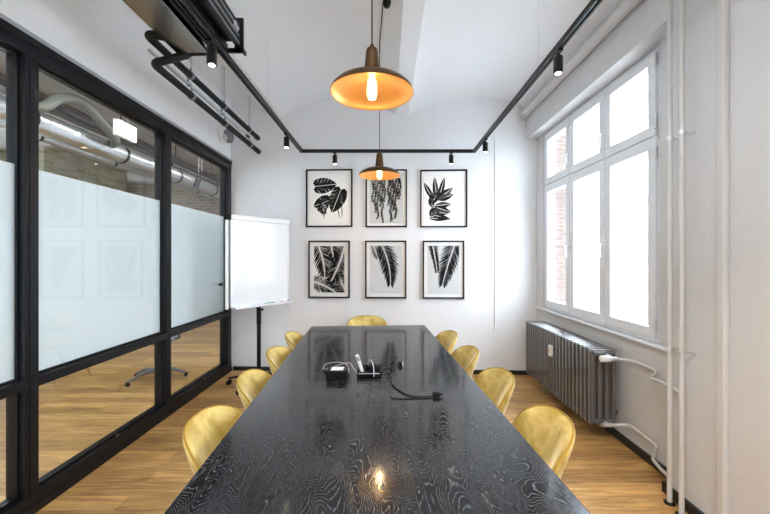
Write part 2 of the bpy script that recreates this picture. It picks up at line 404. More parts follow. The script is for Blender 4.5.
# ------------------------------------------------------------------ glass partition to the office
pt = thing('glass_partition', 'black steel and glass partition with frosted band along the left side', 'glass partition', (XL, 1.2, 0))
posts = [-2.56, -1.80+.0, -.52, .765, 2.05, 3.335]
P0, P1 = -2.13, XL
for c in posts: 
    m_ = MB(); m_.bx(P0, P1, c-.04, c+.04, 0, 2.69); m_.bx(P1-.012, P1+.006, c-.018, c+.018, .1, 2.6); m_.build('post', M['frame'], pt, .003)
m_ = MB(); m_.bx(P0, P1, 4.58, 4.672, 0, 2.69); m_.build('post', M['frame'], pt, .003)
m_ = MB(); m_.bx(P0, P1+.004, YB, 4.672, 2.60, 2.71); m_.bx(P1, P1+.014, YB, 4.672, 2.672, 2.71); m_.build('top_rail', M['frame'], pt, .003)
m_ = MB(); m_.bx(P0, P1+.004, YB, 4.672, 0, .115); m_.bx(P1, P1+.012, YB, 4.672, 0, .05); m_.build('bottom_rail', M['frame'], pt, .004)
m_ = MB(); m_.bx(P1-.07, P1+.003, YB, 4.60, .72, .775); m_.build('middle_rail', M['frame'], pt, .003)
m_ = MB(); m_.bx(-2.03, P1+.012, YB, 4.672, 2.71, 2.735); m_.build('top_trim', M['trimgrey'], pt)
edges = [-2.56]+[-1.80, -.52, .765, 2.05, 3.335, 4.622]
GX0, GX1 = -2.078, -2.068
for a, b in zip(edges[:-1], edges[1:]):
    g = MB(); g.bx(GX0, GX1, a+.04, b-.04, .115, .72); g.build('lower_pane', M['glass'], pt)
    g = MB(); g.bx(GX0, GX1, a+.04, b-.04, .775, 2.60); g.build('upper_pane', M['glass'], pt)
    g = MB(); g.bx(GX0-.004, GX0-.001, a+.04, b-.04, .775, 1.985); g.build('frosted_film', M['film'], pt)
    g = MB()
    for z0, z1 in ((.115, .13), (.705, .72), (.775, .79), (2.585, 2.60)): g.bx(GX1, GX1+.014, a+.04, b-.04, z0, z1)
    g.bx(GX1, GX1+.014, a+.04, a+.052, .115, 2.6); g.bx(GX1, GX1+.014, b-.052, b-.04, .115, 2.6)
    g.build('glazing_bead', M['blacksatin'], pt)
k = MB(); k.tube([(GX1, 4.42, 1.135), (GX1+.03, 4.42, 1.135)], .013, 12); k.tube([(GX1+.03, 4.42, 1.135), (GX1+.045, 4.42, 1.135)], .022, 14); k.build('door_knob', M['blacksatin'], pt)
for yy in (2.72, 4.02):
    k = MB(); k.tube([(P1-.02, yy, .10), (P1-.02, yy, .128)], .014, 10); k.build('stopper', M['chrome'], pt)

# ------------------------------------------------------------------ pictures
def clip(poly, x0, x1, y0, y1):
    for ax, lim, sg in ((0, x0, 1), (0, x1, -1), (1, y0, 1), (1, y1, -1)):
        out = []
        for i in range(len(poly)):
            a, b = poly[i-1], poly[i]; da, db = (a[ax]-lim)*sg, (b[ax]-lim)*sg
            if (da >= 0) != (db >= 0):
                t = da/(da-db); out.append((a[0]+(b[0]-a[0])*t, a[1]+(b[1]-a[1])*t))
            if db >= 0: out.append(b)
        poly = out
        if len(poly) < 3: return []
    return poly
def petal(x, y, ang, L, W, fat=.45):
    dx, dy = math.cos(ang), math.sin(ang); nx, ny = -dy, dx
    pr = [(0, 0), (.04, .7), (fat, 1), (.75, .72), (.92, .3), (1, 0)]
    a = [(x+dx*t*L+nx*w*W/2, y+dy*t*L+ny*w*W/2) for t, w in pr]; b = [(x+dx*t*L-nx*w*W/2, y+dy*t*L-ny*w*W/2) for t, w in pr[1:-1]][::-1]
    return a+b
def frond(x, y, ang, L, spread, n, W, droop=0, th0=75, th1=28, shape=None, jit=.0):
    """leaflets along a curved midrib; the midrib itself stays the paper's pale line"""
    out = []; a = ang; px, py = x, y
    for i in range(n):
        t = (i+.5)/n; st = L/n; px += math.cos(a)*st; py += math.sin(a)*st; a += droop/n
        s = (shape or (lambda t: math.sin(PI*min(1, .12+.88*t))**.6))(t)
        for sg in (1, -1):
            th = math.radians(th0+(th1-th0)*t)*sg+random.uniform(-jit, jit)
            o = .006
            out.append((petal(px+math.cos(a+sg*PI/2)*o, py+math.sin(a+sg*PI/2)*o, a+th, spread*s*random.uniform(.88, 1.08), W*random.uniform(.8, 1.1)), 1 if random.random() < .8 else 2))
    return out
def blade(x, y, ang, L, W, tone=1):
    """pointed leaf in two halves with a pale midrib"""
    out = []; dx, dy = math.cos(ang), math.sin(ang); nx, ny = -dy, dx
    for sg in (1, -1):
        pts = [(.0, .03), (.15, .5), (.4, 1), (.65, .85), (.85, .42), (1, .0), (.5, .05)]
        out.append(([(x+dx*t*L+nx*sg*(w*W/2+.0015), y+dy*t*L+ny*sg*(w*W/2+.0015)) for t, w in pts], tone if sg > 0 else (2 if tone == 1 and random.random() < .6 else 1)))
    return out
def split_leaf(x, y, ang, L, W):
    """heart shaped leaf with slits from the edge towards the pale midrib"""
    dx, dy = math.cos(ang), math.sin(ang); nx, ny = -dy, dx
    P2 = lambda t, w: (x+dx*t*L+nx*w*W/2, y+dy*t*L+ny*w*W/2)
    out = []
    for sg in (1, -1):
        prof = [(.06, .0), (-.02, .35), (.06, .78), (.28, 1), (.5, .96), (.72, .72), (.88, .38), (1, .0)]
        out.append(([P2(t, sg*(w+.03)) for t, w in prof], 1))
        for t, w0, w1 in ((.12, .35, 1.1), (.27, .3, 1.2), (.42, .3, 1.2), (.57, .28, 1.1), (.72, .25, .9)):
            a, b = P2(t, sg*w0), P2(t+.17, sg*w1); an = math.atan2(b[1]-a[1], b[0]-a[0]); l = math.hypot(b[0]-a[0], b[1]-a[1])
            out.append(([a, (b[0]-math.sin(an)*.004, b[1]+math.cos(an)*.004), (b[0]+math.sin(an)*.004, b[1]-math.cos(an)*.004)], 0))
        out.append(([P2(.15, sg*.2), P2(.35, sg*.62), P2(.62, sg*.6), P2(.4, sg*.35)], 2))
    return out
def art(kind, w, h):
    A = []
    if kind == 'monstera':
        A += split_leaf(-.20, .15, .10, .30, .20)
        A += split_leaf(.16, .13, -1.95, .34, .21)
        A += split_leaf(.02, -.02, 3.5, .24, .17)
        A += split_leaf(-.14, -.08, -.9, .16, .11)
        for s in (((.0, -.02), (-.07, -.25)), ((.10, -.10), (.14, -.27)), ((.05, .17), (.12, .10)), ((-.14, -.10), (-.05, -.27)), ((.16, -.1), (.17, -.25))):
            (ax, ay), (bx_, by) = s; an = math.atan2(by-ay, bx_-ax); A.append((petal(ax, ay, an, math.hypot(bx_-ax, by-ay), .012), 1))
    if kind == 'strands':
        for sx, ln in ((-.17, .30), (-.14, .42), (-.11, .50), (-.08, .36), (-.05, .56), (-.02, .30), (.03, .34), (.06, .55), (.09, .40), (.12, .50), (.15, .26), (.175, .22)):
            y = h/2-.06
            while y > h/2-.06-ln:
                x = sx+.008*math.sin(y*30+sx*50)
                for sg in (1, -1):
                    A.append((petal(x, y, -PI/2+sg*random.uniform(.3, .8), random.uniform(.024, .036), random.uniform(.010, .015)), random.choice((1, 1, 1, 2))))
                y -= .019
    if kind == 'rosette':
        for an, L, W, x, y in ((95, .30, .055, -.09, -.02), (75, .28, .05, -.06, .0), (118, .26, .05, -.13, -.02), (35, .27, .07, -.10, -.02), (20, .22, .065, -.08, -.02), (5, .22, .06, -.12, -.09),
                              (-18, .24, .06, -.13, -.10), (-5, .22, .05, -.15, -.17), (-14, .26, .05, -.16, -.2), (60, .20, .07, -.16, -.08), (100, .16, .06, -.14, -.12), (140, .12, .06, -.10, .0), (-40, .16, .05, -.16, -.12), (80, .14, .05, -.16, -.24), (50, .16, .05, -.18, -.22), (-2, .26, .045, -.19, -.25)):
            A += blade(x, y, math.radians(an), L, W*1.3, random.choice((1, 1, 2)))
    if kind == 'palms':
        A += frond(-.20, .42, -1.05, .52, .17, 26, .0155, -.5, 60, 30, None, .04)
        A += frond(.22, .40, -1.75, .62, .18, 30, .0155, -.35, 55, 30, None, .04)
        A += frond(-.30, -.14, -.15, .5, .16, 24, .0155, -.6, 60, 30, None, .04)
        A += frond(.02, .40, -1.5, .3, .12, 16, .0155, .2, 60, 30, None, .04)
        A += frond(.10, -.02, -1.2, .4, .14, 20, .0155, .1, 55, 30, None, .04)
    if kind == 'frond':
        A += frond(-.08, .36, -1.05, .56, .17, 30, .0155, -.55, 50, 22, lambda t: (.75+.35*math.sin(PI*t))*(1.05-.55*t*t), .03)
        A += frond(-.17, .36, -1.3, .22, .08, 10, .012, .1, 50, 25, None, .04)
    if kind == 'two_fronds':
        A += frond(-.15, .38, -1.35, .40, .09, 20, .0155, -.1, 45, 20, lambda t: (.9)*(1.05-.5*t*t), .03)
        A += frond(.17, .38, -1.95, .58, .17, 30, .0155, .15, 50, 22, lambda t: (.85+.3*math.sin(PI*t))*(1.05-.55*t*t), .03)
    return A
def picture(x0, x1, z0, z1, kind, label, mw, mh, grey=False, offx=0, offz=0):
    xc, zcn = (x0+x1)/2, (z0+z1)/2; y = ywall(xc); w, h = x1-x0, z1-z0
    t = thing('framed_picture', label, 'picture', (xc, y, zcn), math.atan(-.048), 'framed leaf prints on the back wall', local=True)
    f = MB(); fw, D0, D1 = .017, -.036, -.003
    f.bx(-w/2, w/2, D0, D1, h/2-fw, h/2); f.bx(-w/2, w/2, D0, D1, -h/2, -h/2+fw); f.bx(-w/2, -w/2+fw, D0, D1, -h/2+fw, h/2-fw); f.bx(w/2-fw, w/2, D0, D1, -h/2+fw, h/2-fw)
    f.build('frame', M['blackmatte'], t, .0015)
    p = MB(); p.bx(-w/2+fw, w/2-fw, -.016, -.006, -h/2+fw, h/2-fw); p.build('mount', M['paper'], t)
    q = MB(); pw, ph = w/2-mw, h/2-mh
    q.bx(-pw, pw, -.0175, -.016, -ph, ph, 0)
    for poly, mt in art(kind, 2*pw, 2*ph):
        c = clip([(a+offx, b+offz) for a, b in poly], -pw+.004, pw-.004, -ph+.004, ph-.004)
        if len(c) >= 3: q.add([(a, -.0178-.00012*(len(q.f) % 3)-.000008*len(q.f), b) for a, b in c], [tuple(range(len(c)))], mt)
    q.build('leaf_print', [M['papergrey'] if grey else M['paper'], M['ink'], M['inkgrey']], t, recalc=False)
picture(-1.038, -.440, 1.857, 2.595, 'monstera', 'black framed print of split monstera leaves, top left picture', .035, .035)
picture(-.272, .254, 1.851, 2.583, 'strands', 'black framed print of hanging leaf strands, behind the far pendant lamp', .05, .05, True)
picture(.421, 1.010, 1.847, 2.573, 'rosette', 'black framed print of broad pointed leaves, top right picture', .04, .04)
picture(-1.006, -.474, .949, 1.682, 'palms', 'black framed print densely filled with crossing palm leaves, bottom left picture', .065, .065)
picture(-.276, .247, .948, 1.680, 'frond', 'black framed print of one single palm frond, bottom middle picture', .06, .06, True)
picture(.452, .973, .948, 1.678, 'two_fronds', 'black framed print of two hanging palm fronds, bottom right picture', .06, .06, True)

# ------------------------------------------------------------------ table
TA = math.atan(.06); TC = (-.100, 2.22)
TT = Matrix.Translation((TC[0], TC[1], 0)) @ Matrix.Rotation(TA, 4, 'Z')
tb = thing('conference_table', 'long black stained oak conference table with visible wavy grain', 'table', (TC[0], TC[1], 0), TA, local=True)
m_ = MB(); m_.bx(-.6025, .6025, -1.62, 1.62, .70, .74); m_.build('tabletop', M['table'], tb, .004)
for yy in (-1.25, 1.25):
    m_ = MB()
    for sx in (-1, 1):
        m_.bx(sx*.42-.04, sx*.42+.04, yy-.03, yy+.03, 0, .70)
    m_.bx(-.42, .42, yy-.03, yy+.03, .64, .70); m_.bx(-.42, .42, yy-.03, yy+.03, 0, .05)
    m_.build('trestle_leg', M['blacksatin'], tb, .004)
m_ = MB(); m_.bx(-.03, .03, -1.22, 1.22, .64, .70); m_.build('crossbar', M['blacksatin'], tb)

# ------------------------------------------------------------------ chairs
def sup(a, n): c, s = math.cos(a), math.sin(a); return (abs(c)**(2/n)*(1 if c >= 0 else -1), abs(s)**(2/n)*(1 if s >= 0 else -1))
def pad(mb, fn, T, nr=10, na=56, n=3.2, mat=0, edge=4):
    """closed padded shape: fn maps (u,v,w) in the pad's own frame to a point"""
    vs, fs = [], []
    for side in (1, -1):
        base = len(vs); vs.append(fn(0, 0, side*T))
        for i in range(1, nr+1):
            r = math.sin(PI/2*i/nr); t = T*max(0, 1-r**edge)**.5
            for k in range(na):
                u, v = sup(2*PI*k/na, n); vs.append(fn(u*r, v*r, side*t))
        for k in range(na): fs.append((base, base+1+k, base+1+(k+1) % na) if side > 0 else (base, base+1+(k+1) % na, base+1+k))
        for i in range(nr-1):
            for k in range(na):
                a = base+1+i*na; q = (a+k, a+na+k, a+na+(k+1) % na, a+(k+1) % na); fs.append(q if side > 0 else q[::-1])
    mb.add(vs, fs, mat, True)
def back_pt(u, v, w, off=0):
    # u across, v up (-1..1), w through the padding (+ = towards the sitter, +Y)
    W = .268*(1-.07*max(0, -v)-.02*max(0, v)); z = .597+.168*v
    R = .34; a = u*W/R*1.0
    r = R-w-off
    lean = -.055*(v+.3) - .02*v*v
    return (r*math.sin(a), -.215+R-r*math.cos(a)*1.0+lean-.0, z-.015*u*u*max(0, v))
def make_chair():
    t = thing('shell_chair', '', 'chair', (0, 0, 0), 0, local=True)
    b = MB(); pad(b, lambda u, v, w: back_pt(u, v, w), .026); b.build('backrest', M['velvet'], t)
    p = MB(); ring = []
    for k in range(65):
        u, v = sup(2*PI*k/64, 3.2); ring.append(back_pt(u*1.0, v*1.0, 0))
    p.tube(ring, .0045, 8, caps=False); p.build('piping', M['piping'], t)
    s = MB(); pad(s, lambda u, v, w: (u*.235*(1-.06*v*-1), .02+v*.225, .455+w+.012*(v*v)+.02*u*u), .038); s.build('seat', M['velvet'], t)
    j = MB(); j.prism([(-.11, -.20), (.11, -.20), (.10, -.13), (-.10, -.13)], .41, .46, 'z'); j.build('back_bracket', M['velvet'], t, .01)
    for sx in (-1, 1):
        for sy in (-1, 1):
            l = MB(); l.tube([(sx*.13, .02+sy*.12, .43), (sx*.21, .02+sy*.21, .008)], [.014, .008], 12); lo = l.build('leg', M['blacksatin'], t)
            q = MB(); q.tube([(sx*.2105, .02+sy*.2105, .0), (sx*.2085, .02+sy*.2085, .02)], .0095, 12); q.build('foot_cap', M['blackmatte'], lo)
    return t
proto = make_chair(); first = True
def put_chair(loc, rz, label, group):
    global first
    if first:
        proto.location = loc; proto.rotation_euler = (0, 0, rz); proto['label'] = label; proto['group'] = group; first = False; return proto
    return dup(proto, loc, rz, label, group)
G = 'mustard velvet chairs around the black table'
names = ['farthest from the camera', 'second from the far end', 'third from the far end', 'nearest to the camera']
for i, yy in enumerate((3.40, 2.81, 2.225, 1.65)):
    lx = (-.455, -.462, -.470, -.480)[i]; p = TT @ Vector((lx, yy-2.22-.035, 0)); p.z = 0
    put_chair(p, TA-PI/2+(.03, -.04, .02, -.03)[i], 'mustard velvet chair on the glass partition side, '+names[i], G)
for i, yy in enumerate((3.40, 2.81, 2.225, 1.65)):
    lx = (.505, .515, .536, .545)[i]; p = TT @ Vector((lx, yy-2.22-.085, 0)); p.z = 0
    put_chair(p, TA+PI/2+(.04, -.03, -.04, -.14)[i], 'mustard velvet chair on the radiator side, '+names[i], G)
put_chair(Vector((-.225, 4.04, 0)), PI+TA, 'mustard velvet shell chair at the far head of the table under the pictures', G)

# ------------------------------------------------------------------ things on the table
ZT = .7402
t = thing('power_adapter', 'black box power adapter with white label on the table, left of the open tray', 'power adapter', (-.298, 2.175, ZT))
m_ = MB(); m_.bx(-.360, -.238, 2.125, 2.228, ZT, ZT+.052); m_.build('housing', M['blacksatin'], t, .006)
m_ = MB(); m_.bx(-.335, -.262, 2.140, 2.205, ZT+.052, ZT+.0526); m_.build('label', M['white'], t)
m_ = MB(); m_.bx(-.352, -.325, 2.122, 2.126, ZT+.012, ZT+.034); m_.build('socket', M['blackmatte'], t)
m_ = MB(); m_.bx(-.300, -.270, 2.122, 2.126, ZT+.012, ZT+.028); m_.build('socket', M['blackmatte'], t)
t = thing('socket_tray', 'open black table socket tray holding cables, right of the labelled adapter', 'socket tray', (-.106, 2.22, ZT))
m_ = MB(); x0, x1, y0, y1 = -.180, -.034, 2.160, 2.285
m_.bx(x0, x1, y0, y1, ZT, ZT+.008); m_.bx(x0, x1, y0, y0+.006, ZT, ZT+.036); m_.bx(x0, x1, y1-.006, y1, ZT, ZT+.045); m_.bx(x0, x0+.006, y0, y1, ZT, ZT+.04); m_.bx(x1-.006, x1, y0, y1, ZT, ZT+.04)
m_.build('tray', M['blacksatin'], t, .0015)
for i, xx in enumerate((-.150, -.100, -.062)):
    m_ = MB(); m_.bx(xx-.016, xx+.016, 2.205, 2.265, ZT+.008, ZT+.05+.006*(i % 2)); m_.build('socket_module', M['blackmatte'], t, .003)
m_ = MB(); m_.bx(-.172, -.042, 2.1585, 2.160, ZT+.024, ZT+.029); m_.build('edge_strip', M['alu'], t)
t = thing('white_remote', 'slim white remote standing tilted in the socket tray', 'remote', (-.13, 2.19, ZT+.01))
T = Matrix.Translation((-.145, 2.192, ZT+.012)) @ Matrix.Rotation(-.30, 4, 'Y') @ Matrix.Rotation(.1, 4, 'X')
m_ = MB(); m_.bx(-.010, .010, -.004, .004, 0, .13, T=T); m_.build('body', M['white'], t, .003)
m_ = MB(); m_.bx(-.007, .007, -.0048, -.004, .09, .115, T=T); m_.build('button', M['greymid'], t)
m_ = MB(); m_.tube(bez((-.118, 2.25, ZT+.052), (-.115, 2.22, ZT+.12), (-.075, 2.17, ZT+.11), (-.078, 2.150, ZT+.012), 14), .0026, 8); tag(m_.build('white_cable', M['alu']), 'short white cable arching over the socket tray', 'cable')
pts = [(-.235, 2.25, ZT+.004), (-.26, 2.33, ZT+.03), (-.33, 2.40, ZT+.025), (-.40, 2.38, ZT+.02), (-.41, 2.31, ZT+.012), (-.38, 2.27, ZT+.02), (-.30, 2.28, ZT+.045), (-.24, 2.30, ZT+.05), (-.215, 2.27, ZT+.03), (-.19, 2.25, ZT+.004)]
m_ = MB(); m_.tube(smooth_path(pts), .0018, 8); tag(m_.build('looped_cable', M['alu']), 'loose white cable coiled behind the black adapter', 'cable')
m_ = MB(); m_.tube(smooth_path([(-.41, 2.36, ZT+.005), (-.40, 2.30, ZT+.005), (-.37, 2.25, ZT+.012), (-.39, 2.33, ZT+.02), (-.33, 2.36, ZT+.012), (-.30, 2.29, ZT+.005)]), .005, 8); tag(m_.build('bundled_cable', M['blacksatin']), 'small bundle of black cable behind the left side of the adapter', 'cable')
def tp(px, py, z=.004): d = 259.2/(py-258); return ((px-387)*d/360, d, ZT+z)
m_ = MB(); m_.tube(smooth_path([(-.034, 2.24, ZT+.02), (0.005, 2.26, ZT+.006), (.024, 2.20, ZT+.004), (.030, 2.05, ZT+.004), (.060, 1.96, ZT+.004), (.108, 1.885, ZT+.004), (.172, 1.858, ZT+.004), (.240, 1.868, ZT+.006)]), 0.0034, 8)
pc = thing('power_cable', 'black power cable curving from the tray to a plug on the table', 'cable', (.0, 2.1, ZT))
ob = m_.build('cable', M['blacksatin'], pc)
m_ = MB(); m_.bx(.238, .272, 1.853, 1.885, ZT, ZT+.020); m_.tube([(.272, 1.861, ZT+.012), (.290, 1.858, ZT+.012)], .0028, 8); m_.tube([(.272, 1.878, ZT+.012), (.290, 1.878, ZT+.012)], .0028, 8); m_.build('plug', M['blackmatte'], pc, .003)
pc = thing('thin_cable', 'thin straight black cable lying below the curved power cable', 'cable', (.02, 1.95, ZT))
m_ = MB(); m_.tube(smooth_path([(.016, 2.15, ZT+.003), (.021, 2.0, ZT+.003), (.020, 1.87, ZT+.003), (.04, 1.842, ZT+.003), (.12, 1.838, ZT+.003), (.232, 1.846, ZT+.003)]), .0028, 8); m_.build('cable', M['blacksatin'], pc)
pc = thing('small_plug', 'small black and white plug lying right behind the socket tray', 'plug', (.075, 2.40, ZT))
m_ = MB(); m_.bx(.075, .102, 2.385, 2.42, ZT, ZT+.024); m_.build('plug_body', M['blackmatte'], pc, .004)
m_ = MB(); m_.bx(.102, .108, 2.39, 2.415, ZT+.002, ZT+.026); m_.build('plug_face', M['white'], pc, .003)
m_ = MB(); m_.tube(smooth_path([(.076, 2.40, ZT+.01), (.045, 2.40, ZT+.004), (.02, 2.36, ZT+.004), (-.02, 2.33, ZT+.004), (-.05, 2.295, ZT+.01)]), .0026, 8); m_.build('cord', M['blacksatin'], pc)

# ------------------------------------------------------------------ pendants
def pendant(x, y, zr, label, path):
    t = thing('pendant_lamp', label, 'pendant lamp', (x, y, zr), 0, 'copper pendant lamps over the table')
    R = .21
    outer = [(R, 0), (R*.97, .018), (R*.86, .040), (R*.68, .060), (R*.45, .074), (.045, .085), (.040, .088)]
    inner = [(r-.003 if r > .05 else r, z-.004) for r, z in outer]
    s = MB(); s.lathe(outer, (x, y, zr), 56, 0); s.lathe([(R, 0), (R-.003, -.002), (R-.006, 0)]+[(r-.006, z-.005) for r, z in outer[1:]]+[(.0, .083)], (x, y, zr), 56, 1)
    s.build('lamp_shade', [M['copper'], M['brass']], t, recalc=False)
    n_ = MB(); n_.lathe([(.048, .083), (.042, .10), (.036, .150), (.030, .212), (.026, .224), (.011, .228), (.010, .246), (0, .247)], (x, y, zr), 28); n_.build('neck', M['copper'], t)
    b = MB(); b.lathe([(.013, .083), (.014, .065), (.022, .045), (.024, .02), (.024, -.02), (.018, -.038), (.0, -.043)], (x, y, zr+.012), 20); bo = b.build('bulb', M['bulb'], t)
    c = MB(); c.tube(path, .0035, 8); c.build('cord', M['blackmatte'], t)
    l = bpy.data.lights.new('pendant_light', 'POINT'); l.energy = 3; l.color = (1, .70, .38); l.shadow_soft_size = .03
    lo = bpy.data.objects.new('pendant_light', l); COL.objects.link(lo); lo.parent = t; lo.location = (0, 0, -.052)
XP = -.076; zP = 2.292
pendant(XP, 1.82, zP, 'copper pendant lamp with glowing bulb, the one nearer the camera', [(XP, 1.82, zP+.245), (XP, 1.82, zc(XP)+.01)])
pendant(XP, 3.64, zP, 'copper pendant lamp hanging in front of the framed pictures', [(XP, 3.64, zP+.245), (XP, 3.64, zc(XP)-.012), (XP+.01, 3.2, zc(XP)-.010), (-.03, 2.66, zc(-.03)-.012)])
m_ = MB(); m_.lathe([(0, -.05), (.022, -.045), (.03, -.02), (.03, .0), (.024, .012)], (.0, 2.63, zc(0)-.005), 20); tag(m_.build('ceiling_hook', M['blackmatte']), 'black round cord holder on the ceiling beside the cord', 'ceiling hook')

# ------------------------------------------------------------------ lighting track and spots
ZK = 2.75; KX0, KX1, KY = -1.032, 1.053, 4.33
tr = thing('lighting_track', 'black suspended lighting track running in a U below the ceiling', 'lighting track', (0, 1, ZK))
def rail(a, b): 
    m_ = MB()
    if a[0] == b[0]:
        m_.bx(a[0]-.018, a[0]-.006, a[1], b[1], ZK-.016, ZK+.018); m_.bx(a[0]+.006, a[0]+.018, a[1], b[1], ZK-.016, ZK+.018); m_.bx(a[0]-.018, a[0]+.018, a[1], b[1], ZK+.006, ZK+.018)
    else:
        m_.bx(a[0], b[0], a[1]-.018, a[1]-.006, ZK-.016, ZK+.018); m_.bx(a[0], b[0], a[1]+.006, a[1]+.018, ZK-.016, ZK+.018); m_.bx(a[0], b[0], a[1]-.018, a[1]+.018, ZK+.006, ZK+.018)
    m_.build('rail', M['blacksatin'], tr)
rail((KX0, -1.5), (KX0, KY)); rail((KX1, -1.5), (KX1, KY)); rail((KX0-.018, KY+.018), (KX1+.018, KY+.018))
for x, y in ((KX0, 3.1), (KX0, 1.6), (KX0, 4.15), (KX1, 1.55), (KX1, 2.5), (KX1, 4.05), (.55, KY+.018), (-.55, KY+.018), (KX0, -.5), (KX1, -.5)):
    m_ = MB(); m_.tube([(x, y, ZK+.018), (x, y, zc(x)+.005)], .0012, 6, caps=False); m_.build('suspension_wire', M['alu'], tr)
def spot(x, y, label):
    t = thing('spotlight', label, 'spotlight', (x, y, ZK-.016), 0, 'black cylindrical spotlights on the track')
    z = ZK-.016
    a = MB(); a.bx(x-.016, x+.016, y-.035, y+.035, z-.016, z+.004); a.tube([(x, y, z-.01), (x, y, z-.045)], .008, 10); a.build('adapter', M['blacksatin'], t, .002)
    c = MB(); c.tube([(x, y, z-.034), (x, y, z-.040), (x, y, z-.138)], [.024, .028, .028], 24); c.build('lamp_body', M['blacksatin'], t)
    g = MB(); g.tube([(x, y, z-.136), (x, y, z-.1395)], .017, 20); g.build('lens', M['spotglow'], t)
    l = bpy.data.lights.new('spot_beam', 'SPOT'); l.energy = (38 if x > 0 else 14) if y < 1.5 else 3.5; l.color = (1, .76, .50); l.spot_size = 1.5; l.spot_blend = .8; l.shadow_soft_size = .025  # the added spots near the camera are the brighter ones
    lo = bpy.data.objects.new('spot_beam', l); COL.objects.link(lo); lo.parent = t; lo.location = (0, 0, -.146)
spot(KX0, 2.12, 'black cylindrical spotlight below the ventilation unit, largest on the left track')
spot(KX0, 3.70, 'black cylindrical spotlight on the left track near the back wall')
spot(-.63, KY+.018, 'black cylindrical spotlight above the monstera print')
spot(.775, KY+.018, 'black cylindrical spotlight above the broad leaf print')
spot(KX1, 3.86, 'black cylindrical spotlight on the right track near the back wall')
spot(KX0, .5, 'added black cylindrical spotlight, out of view, on the left track above the camera')  # added spot out of view, extra warm light on the left
spot(KX1, 1.1, 'added black cylindrical spotlight, out of view, on the right track just in front of the camera')  # added spot out of view, warms the lower right wall and floor
spot(KX1, .2, 'added black cylindrical spotlight, out of view, on the right track beside the camera')  # second added spot for the right wall, also out of view
spot(KX1, 2.215, 'black cylindrical spotlight on the track above the window, nearest the camera')

# ------------------------------------------------------------------ fan coil unit
un = thing('ventilation_unit', 'suspended metal ventilation unit with black ribbed side at the top left', 'ventilation unit', (-1.26, 1.7, 2.9))
UY0, UY1 = .6, 2.52
m_ = MB(); m_.bx(-1.475, -1.245, UY0, UY1, 2.895, 2.91); m_.bx(-1.475, -1.465, UY0, UY1, 2.895, 3.10); m_.bx(-1.255, -1.245, UY0, UY1, 2.885, 2.93); m_.build('drip_pan', M['steel'], un, .002)
m_ = MB(); m_.bx(-1.46, -1.06, UY0, UY1-.03, 2.955, 3.10); m_.build('housing', M['blackmatte'], un, .003)
for i, x in enumerate((-1.215, -1.165, -1.115)):
    m_ = MB(); m_.bx(x-.010, x+.010, UY0, UY1-.02, 2.905, 2.945); m_.build('bottom_bar', M['blacksatin'] if i != 1 else M['greymid'], un)
for i in range(7):
    z = 2.925+i*.025
    m_ = MB(); m_.bx(-1.045, -1.020, UY0, UY1-.02, z-.005, z+.005); m_.build('side_louver', M['greymid'] if i % 2 else M['blacksatin'], un)
m_ = MB(); m_.bx(-1.24, -1.0, UY1-.02, UY1, 2.89, 2.92); m_.bx(-1.06, -1.0, UY1-.02, UY1, 2.89, 3.13); m_.bx(-1.0, -.985, UY1-.05, UY1+.005, 2.875, 2.905); m_.build('end_bracket', M['blacksatin'], un, .002)
m_ = MB(); m_.tube([(-1.07, UY1-.03, 3.0), (-1.03, UY1-.06, 3.03), (-1.02, UY1-.12, 3.03)], .018, 10); m_.build('valve', M['alu'], un)
m_ = MB()
for x, y in ((-1.45, 2.3), (-1.1, 2.3), (-1.45, 1.0), (-1.1, 1.0)): m_.tube([(x, y, 3.09), (x, y, zc(x)+.01)], .004, 8)
m_.build('hanger_rod', M['alu'], un)

# insulated pipes
def cpipe(name, pts, r, label, mat, cap=True, clamps=(), sub=None):
    t = thing(name, label, 'pipe', pts[0])
    m_ = MB(); m_.tube(pts, r, 16); m_.build('pipe_run', mat, t)
    if cap:
        e = Vector(pts[-1]); m_ = MB(); m_.tube([e+Vector((0, -.10, 0)), e+Vector((0, -.02, 0)), e], [r*1.12, r*1.25, r*1.05], 14); m_.build('end_cap', M['blacksatin'], t)
    for y in clamps:
        x, z = pts[-1][0], pts[-1][2]
        m_ = MB(); m_.tube([(x, y-.012, z), (x, y+.012, z)], r*1.2, 16); m_.bx(x-.006, x+.006, y-.006, y+.006, z+r, z+r+.03); m_.tube([(x, y, z+r), (x, y, zc(x))], .0018, 6); m_.build('clamp', M['greymid'], t)
    return t
def elbow(a, b, c, r=.06, n=6):
    a, b, c = map(Vector, (a, b, c)); d1 = (a-b).normalized()*r; d2 = (c-b).normalized()*r
    return [tuple((b+d1)*(1-t)**2+b*2*t*(1-t)+(b+d2)*t*t) for t in [i/n for i in range(n+1)]]
cl = (2.95, 3.55, 4.2)
a = [(-1.28, 2.56, 2.93)]+elbow((-1.28, 2.56, 2.93), (-1.42, 2.56, 2.925), (-1.46, 2.53, 2.80), .04)[1:-1]+elbow((-1.42, 2.56, 2.88), (-1.60, 2.45, 2.79), (-1.60, 3.2, 2.785), .06)+[(-1.60, 4.5, 2.785)]
cpipe('insulated_pipe', a, .027, 'lower black insulated pipe running along the left wall to the back', M['rubber'], True, cl)
a = [(-1.40, 2.40, 2.925)]+elbow((-1.40, 2.40, 2.925), (-1.61, 2.40, 2.955), (-1.61, 3.0, 2.955), .06)+[(-1.61, 4.5, 2.955)]
cpipe('insulated_pipe', a, .027, 'upper black insulated pipe running along the left wall to the back', M['rubber'], True, cl)
cpipe('metal_pipe', [(-1.63, 2.47, 2.885), (-1.63, 4.25, 2.885)], .013, 'thin grey metal pipe between the two black insulated pipes', M['duct'], True, cl[:2])

